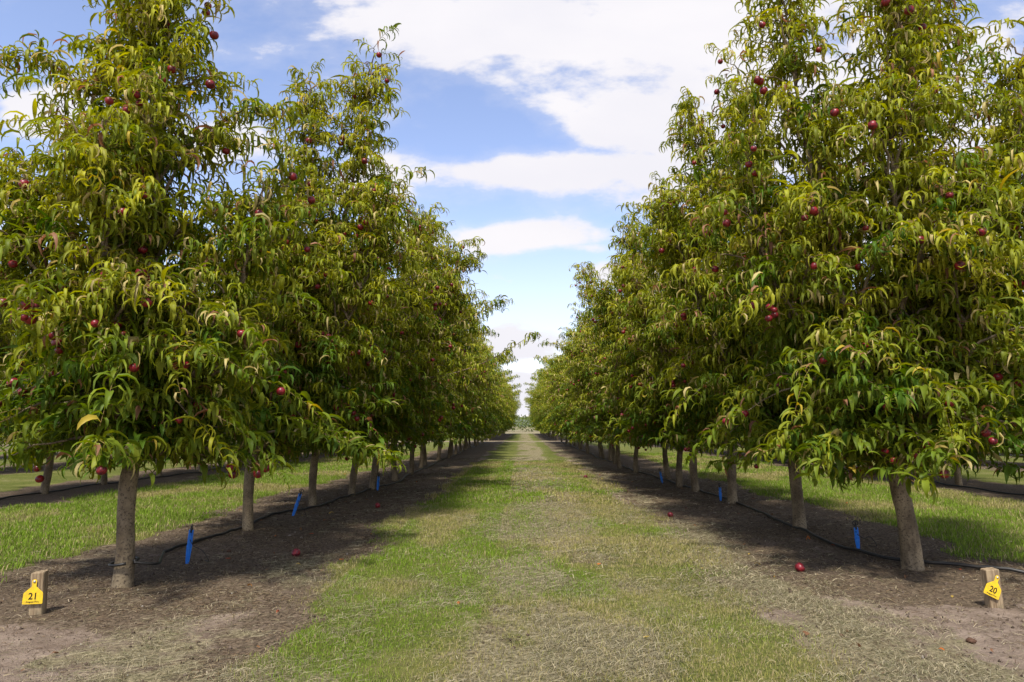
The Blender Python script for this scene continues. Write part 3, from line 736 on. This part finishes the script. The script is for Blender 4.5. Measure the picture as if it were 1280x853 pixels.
# ------------------------------------------------------------------ blue sprinkler stakes
def stake(px, py, h, lean_x, rz, label, ring=True, hosedx=.0):
    b = ground(px, py); root = empty('sprinkler_stake', (b[0], b[1], float(height(b[0], b[1]))), rz)
    root.rotation_euler = (0, lean_x, rz); tag(root, label, 'stake', 'blue sprinkler stakes beside the hoses')
    m = MB(); w = .019
    m.prism([(-.004, -.05), (.004, -.05), (w*.75, .03), (w, h*.42), (w*1.05, h*.44), (w*.9, h*.46), (w*.85, h*.80), (w*.9, h*.81), (w*.9, h*.84), (-w*.9, h*.84), (-w*.9, h*.81), (-w*.85, h*.80), (-w*.9, h*.46), (-w*1.05, h*.44), (-w, h*.42), (-w*.75, .03)], -.004, .004)
    m.box((0, -.007, h*.42), (.007, .007, h*.7)); m.box((0, .006, h*.5), (.005, .005, h*.5))
    for z in (.36, .5, .74): m.box((0, -.008, h*z), (w*1.3, .006, .006))
    obj('spike', m.mesh('spike', [M['blue']], smooth=False), root)
    k = MB(); zt = h*.84
    k.tube([(0, 0, zt-.04), (0, 0, zt), (0, 0, zt+.012), (0, 0, zt+.016), (0, 0, zt+.04)], [.008, .009, .012, .007, .005], 10)
    if ring:
        a = np.linspace(0, 2*pi, 25); k.tube(np.stack([.021*np.cos(a), 0*a, zt+.036+.019*np.sin(a)], 1), .0042, 6)
        k.tube([(0, 0, zt+.03), (0, 0, zt+.058)], .004, 6)
    obj('sprinkler_head', k.mesh('sprinkler_head', [M['pipe']]), root)
    f = MB(); f.tube(catmull([(.0, -.009, h*.6), (.04, -.03, h*.45), (.10, -.02, .10), (.15, .0, .025), (.11, .05, .02)]), .0028, 6)
    obj('feeder_tube', f.mesh('feeder_tube', [M['pipe']]), root)
stake(234, 703, .29, R(4), R(10), 'tall blue sprinkler stake right of the first left trunk', ring=False)
stake(366, 646, .30, R(17), R(5), 'tilted blue sprinkler stake between second and third left trunks')
stake(472, 613, .26, R(3), R(0), 'blue sprinkler stake half hidden at fifth left trunk')
stake(1073, 688, .21, R(-3), R(0), 'blue sprinkler stake with ring head left of the stout right trunk')
stake(901, 627, .21, R(-2), R(15), 'small blue sprinkler stake left of the third right trunk')
stake(828, 604, .24, R(-10), R(0), 'thin blue sprinkler stake beside the leaning fifth right trunk')
stake(793, 588, .24, R(0), R(30), 'tiny far blue sprinkler stake behind the seventh right trunk')

# ------------------------------------------------------------------ windfalls and stones
def windfall(px, py, label, s=1.0):
    b = ground(px, py, .02); o = obj('fallen_nectarine', FRUIT, None, (b[0], b[1], float(height(b[0], b[1]))+.027*s), (.9, .6, px)); o.scale = (s, s, s)
    tag(o, label, 'fruit', 'nectarines fallen on the ground')
windfall(370, 691, 'red fallen nectarine on dark soil right of the second left trunk')
windfall(472, 633, 'small red fallen nectarine on soil beside the left grass edge', .95)
windfall(1000, 710, 'deep red fallen nectarine on soil left of the stout right trunk')
windfall(838, 643, 'dark red fallen nectarine on soil right of the lane grass', .9)
windfall(732, 597, 'pale pink fallen nectarine far along the right lane edge', 1.1)
def stone(px, py, sz, label, seed):
    r = np.random.default_rng(seed); b = ground(px, py); nu, nv = 14, 9; V = []; 
    for j in range(nv+1):
        th = pi*j/nv
        for i in range(nu):
            ph = 2*pi*i/nu; k = 1+.10*math.sin(ph*2+seed)+.07*math.sin(th*3+ph*3)+r.normal(0, .025)
            V.append((sz*math.sin(th)*math.cos(ph)*k*1.25, sz*math.sin(th)*math.sin(ph)*k, -sz*.75*math.cos(th)*k))
    Fs = [(j*nu+i, j*nu+(i+1) % nu, (j+1)*nu+(i+1) % nu, (j+1)*nu+i) for j in range(nv) for i in range(nu)]
    m = MB(); m.add(V, Fs); o = obj('stone', m.mesh('stone', [M['stone']]), None, (b[0], b[1], float(height(b[0], b[1]))+sz*.5), (0, 0, seed)); tag(o, label, 'stone')
stone(1214, 803, .017, 'dark brown rounded stone on the bare soil below tag 20', 3)
stone(1052, 797, .008, 'tiny dark pebble on pale soil left of the brown stone', 5)
stone(286, 690, .014, 'small grey clod on shaded soil below the second left trunk', 6)

# ------------------------------------------------------------------ far country
def far_country():
    r = np.random.default_rng(9); n = 90; xs_ = np.linspace(-3800, 3800, n); V = []; F = []
    for j in range(7):
        for i in range(n):
            h = (26+34*fbm(np.array([xs_[i]/900.]), np.array([j*.3]), 4, 3)[0]) * math.sin(pi*j/6*.98+.02)
            V.append((xs_[i], 3200+j*180, h-1))
    for j in range(6):
        for i in range(n-1): F.append((j*n+i, j*n+i+1, (j+1)*n+i+1, (j+1)*n+i))
    m = MB(); m.add(V, F); tag(obj('hills', m.mesh('hills', [M['hill']])), 'low blue grey hills on the horizon at the end of the lane', 'hills', kind='structure')
    n = 26000; x = r.uniform(-130, 130, n); y = 128+r.uniform(-4, 4, n); top = 1.5+1.9*fbm(x/7, x*0, 15, 3)
    z = top*r.random(n)**.7; P = np.stack([x, y, z], 1); az = r.uniform(0, 2*pi, n); H = np.stack([np.cos(az), np.sin(az), 0*az], 1)
    t = np.array([.10, .13, .03])*r.uniform(.6, 1.6, n)[:, None]
    V, f, c = leaf_mesh(r, P, H, r.normal(.3, .6, n), np.full(n, .8), np.full(n, .7), np.full(n, .22), r.normal(0, 1, n), np.full(n, .3), r.normal(0, .5, n), t, 2, True)
    me = make_mesh('distant_trees', V, [f], [M['leaf']], col={'tint': c})
    tag(obj('distant_trees', me), 'faint far treeline across the end of the lane', 'treeline', kind='stuff')
far_country()

# ------------------------------------------------------------------ light and sky
SUN_AZ, SUN_EL = R(-168), R(58)              # azimuth from +Y towards +X: high, behind the camera and to the left
w = bpy.data.worlds.new('World'); C.world = w; w.use_nodes = True; nt = w.node_tree; nt.nodes.clear(); g = G(nt)
sky = g.n('ShaderNodeTexSky', sky_type='NISHITA', sun_disc=False, sun_elevation=SUN_EL, sun_rotation=SUN_AZ, altitude=50, air_density=1.0, dust_density=.6, ozone_density=2.5)
tc = g.n('ShaderNodeTexCoord').outputs['Generated']; sep = g.n('ShaderNodeSeparateXYZ'); nt.links.new(tc, sep.inputs[0])
dx, dy, dz = sep.outputs
# layer of broken cloud: bearing and height of each bank, in the sky itself
yy = g.math('MAXIMUM', g.math('ABSOLUTE', dy), .15)
u = g.math('DIVIDE', dx, yy); v = g.math('DIVIDE', dz, yy)
den = g.math('ADD', g.math('MAXIMUM', dz, 0.0), .12)
cp = g.n('ShaderNodeCombineXYZ'); g.set(cp, 0, g.math('DIVIDE', dx, den)); g.set(cp, 1, g.math('DIVIDE', dy, den)); g.set(cp, 2, .37)
nz = g.noise(cp.outputs[0], 1.5, 9, .56)
cp2 = g.n('ShaderNodeCombineXYZ'); g.set(cp2, 0, u); g.set(cp2, 1, g.math('MULTIPLY', v, 1.9)); g.set(cp2, 2, 1.7)
nz2 = g.noise(cp2.outputs[0], 6.5, 8, .58)
banks = [(640, 20, 250, 75, 1), (840, 30, 260, 95, 1), (800, 130, 120, 75, 1), (640, 85, 110, 40, .7), (560, 60, 70, 45, .8), (690, 215, 215, 32, 1), (600, 215, 110, 30, .9), (830, 225, 100, 40, 1), (660, 300, 110, 20, .9), (730, 310, 60, 9, .7), (480, 230, 50, 40, .8),
         (780, 345, 60, 25, .8), (655, 430, 75, 30, .75), (655, 490, 90, 35, .9), (500, 300, 60, 30, .8), (285, 178, 75, 28, 1), (60, 138, 75, 32, 1), (20, 100, 50, 20, .4), (950, 120, 190, 130, .9), (1150, 150, 200, 200, .95), (640, 355, 60, 14, .35), (40, 260, 60, 40, .8)]
tot = None
for px, py, rx, ry, a in banks:
    d = ray(px, py); f = d[1]
    u0, v0 = d[0]/f, d[2]/f; su, sv = rx/FPX, ry/FPX
    e = g.math('ADD', g.math('POWER', g.math('DIVIDE', g.math('SUBTRACT', u, u0), su), 2.0), g.math('POWER', g.math('DIVIDE', g.math('SUBTRACT', v, v0), sv), 2.0))
    b = g.math('MULTIPLY', g.math('EXPONENT', g.math('MULTIPLY', e, -.85)), a)
    tot = b if tot is None else g.math('MAXIMUM', tot, b)
front = g.ramp(dy, .1, .35)
field = g.math('ADD', g.math('MULTIPLY', tot, front), g.math('MULTIPLY', g.math('SUBTRACT', 1.0, front), .42))
field = g.math('ADD', field, g.math('MULTIPLY', g.math('SUBTRACT', nz2, .5), 2.1))
field = g.math('ADD', field, g.math('MULTIPLY', g.math('SUBTRACT', nz, .5), .7))
cov = g.ramp(field, .22, .68)
thin = g.math('MULTIPLY', g.ramp(field, -.05, .5), .2)
cov = g.math('MAXIMUM', cov, thin)
hz = g.math('MULTIPLY', g.ramp(dz, .32, 0.0), .55); cov = g.math('MAXIMUM', cov, hz)
shade = g.ramp(g.noise(cp2.outputs[0], 3.1, 5, .5), .3, .75)
white = g.mix(shade, rgb(6.9, 6.8, 7.3), rgb(7.6, 7.4, 7.65))
hs = g.n('ShaderNodeHueSaturation'); nt.links.new(sky.outputs[0], hs.inputs['Color']); hs.inputs['Saturation'].default_value = 1.0; hs.inputs['Value'].default_value = 2.0
vm = g.n('ShaderNodeVectorMath', operation='MULTIPLY'); nt.links.new(hs.outputs[0], vm.inputs[0]); vm.inputs[1].default_value = (1.22, 1.02, 1.0)
skyc = g.mix(cov, vm.outputs[0], white)
bg = g.n('ShaderNodeBackground'); nt.links.new(skyc, bg.inputs[0]); bg.inputs[1].default_value = .10
wo = g.n('ShaderNodeOutputWorld'); nt.links.new(bg.outputs[0], wo.inputs[0])
sl = bpy.data.lights.new('sun', 'SUN'); sl.energy = 5.0; sl.angle = R(5); sl.color = (1, .95, .86)
so = bpy.data.objects.new('sun', sl); COL.objects.link(so)
so.rotation_euler = (pi/2 - SUN_EL, 0, pi - SUN_AZ)
so.location = (0, -20, 40)
C.view_settings.view_transform = 'Standard'; C.view_settings.look = 'None'; C.view_settings.exposure = 0.38; C.view_settings.gamma = 1
C.view_settings.use_curve_mapping = False
C.render.engine = 'CYCLES'; C.cycles.max_bounces = 5; C.cycles.diffuse_bounces = 3; C.cycles.transmission_bounces = 3; C.cycles.glossy_bounces = 2
C.cycles.use_denoising = True
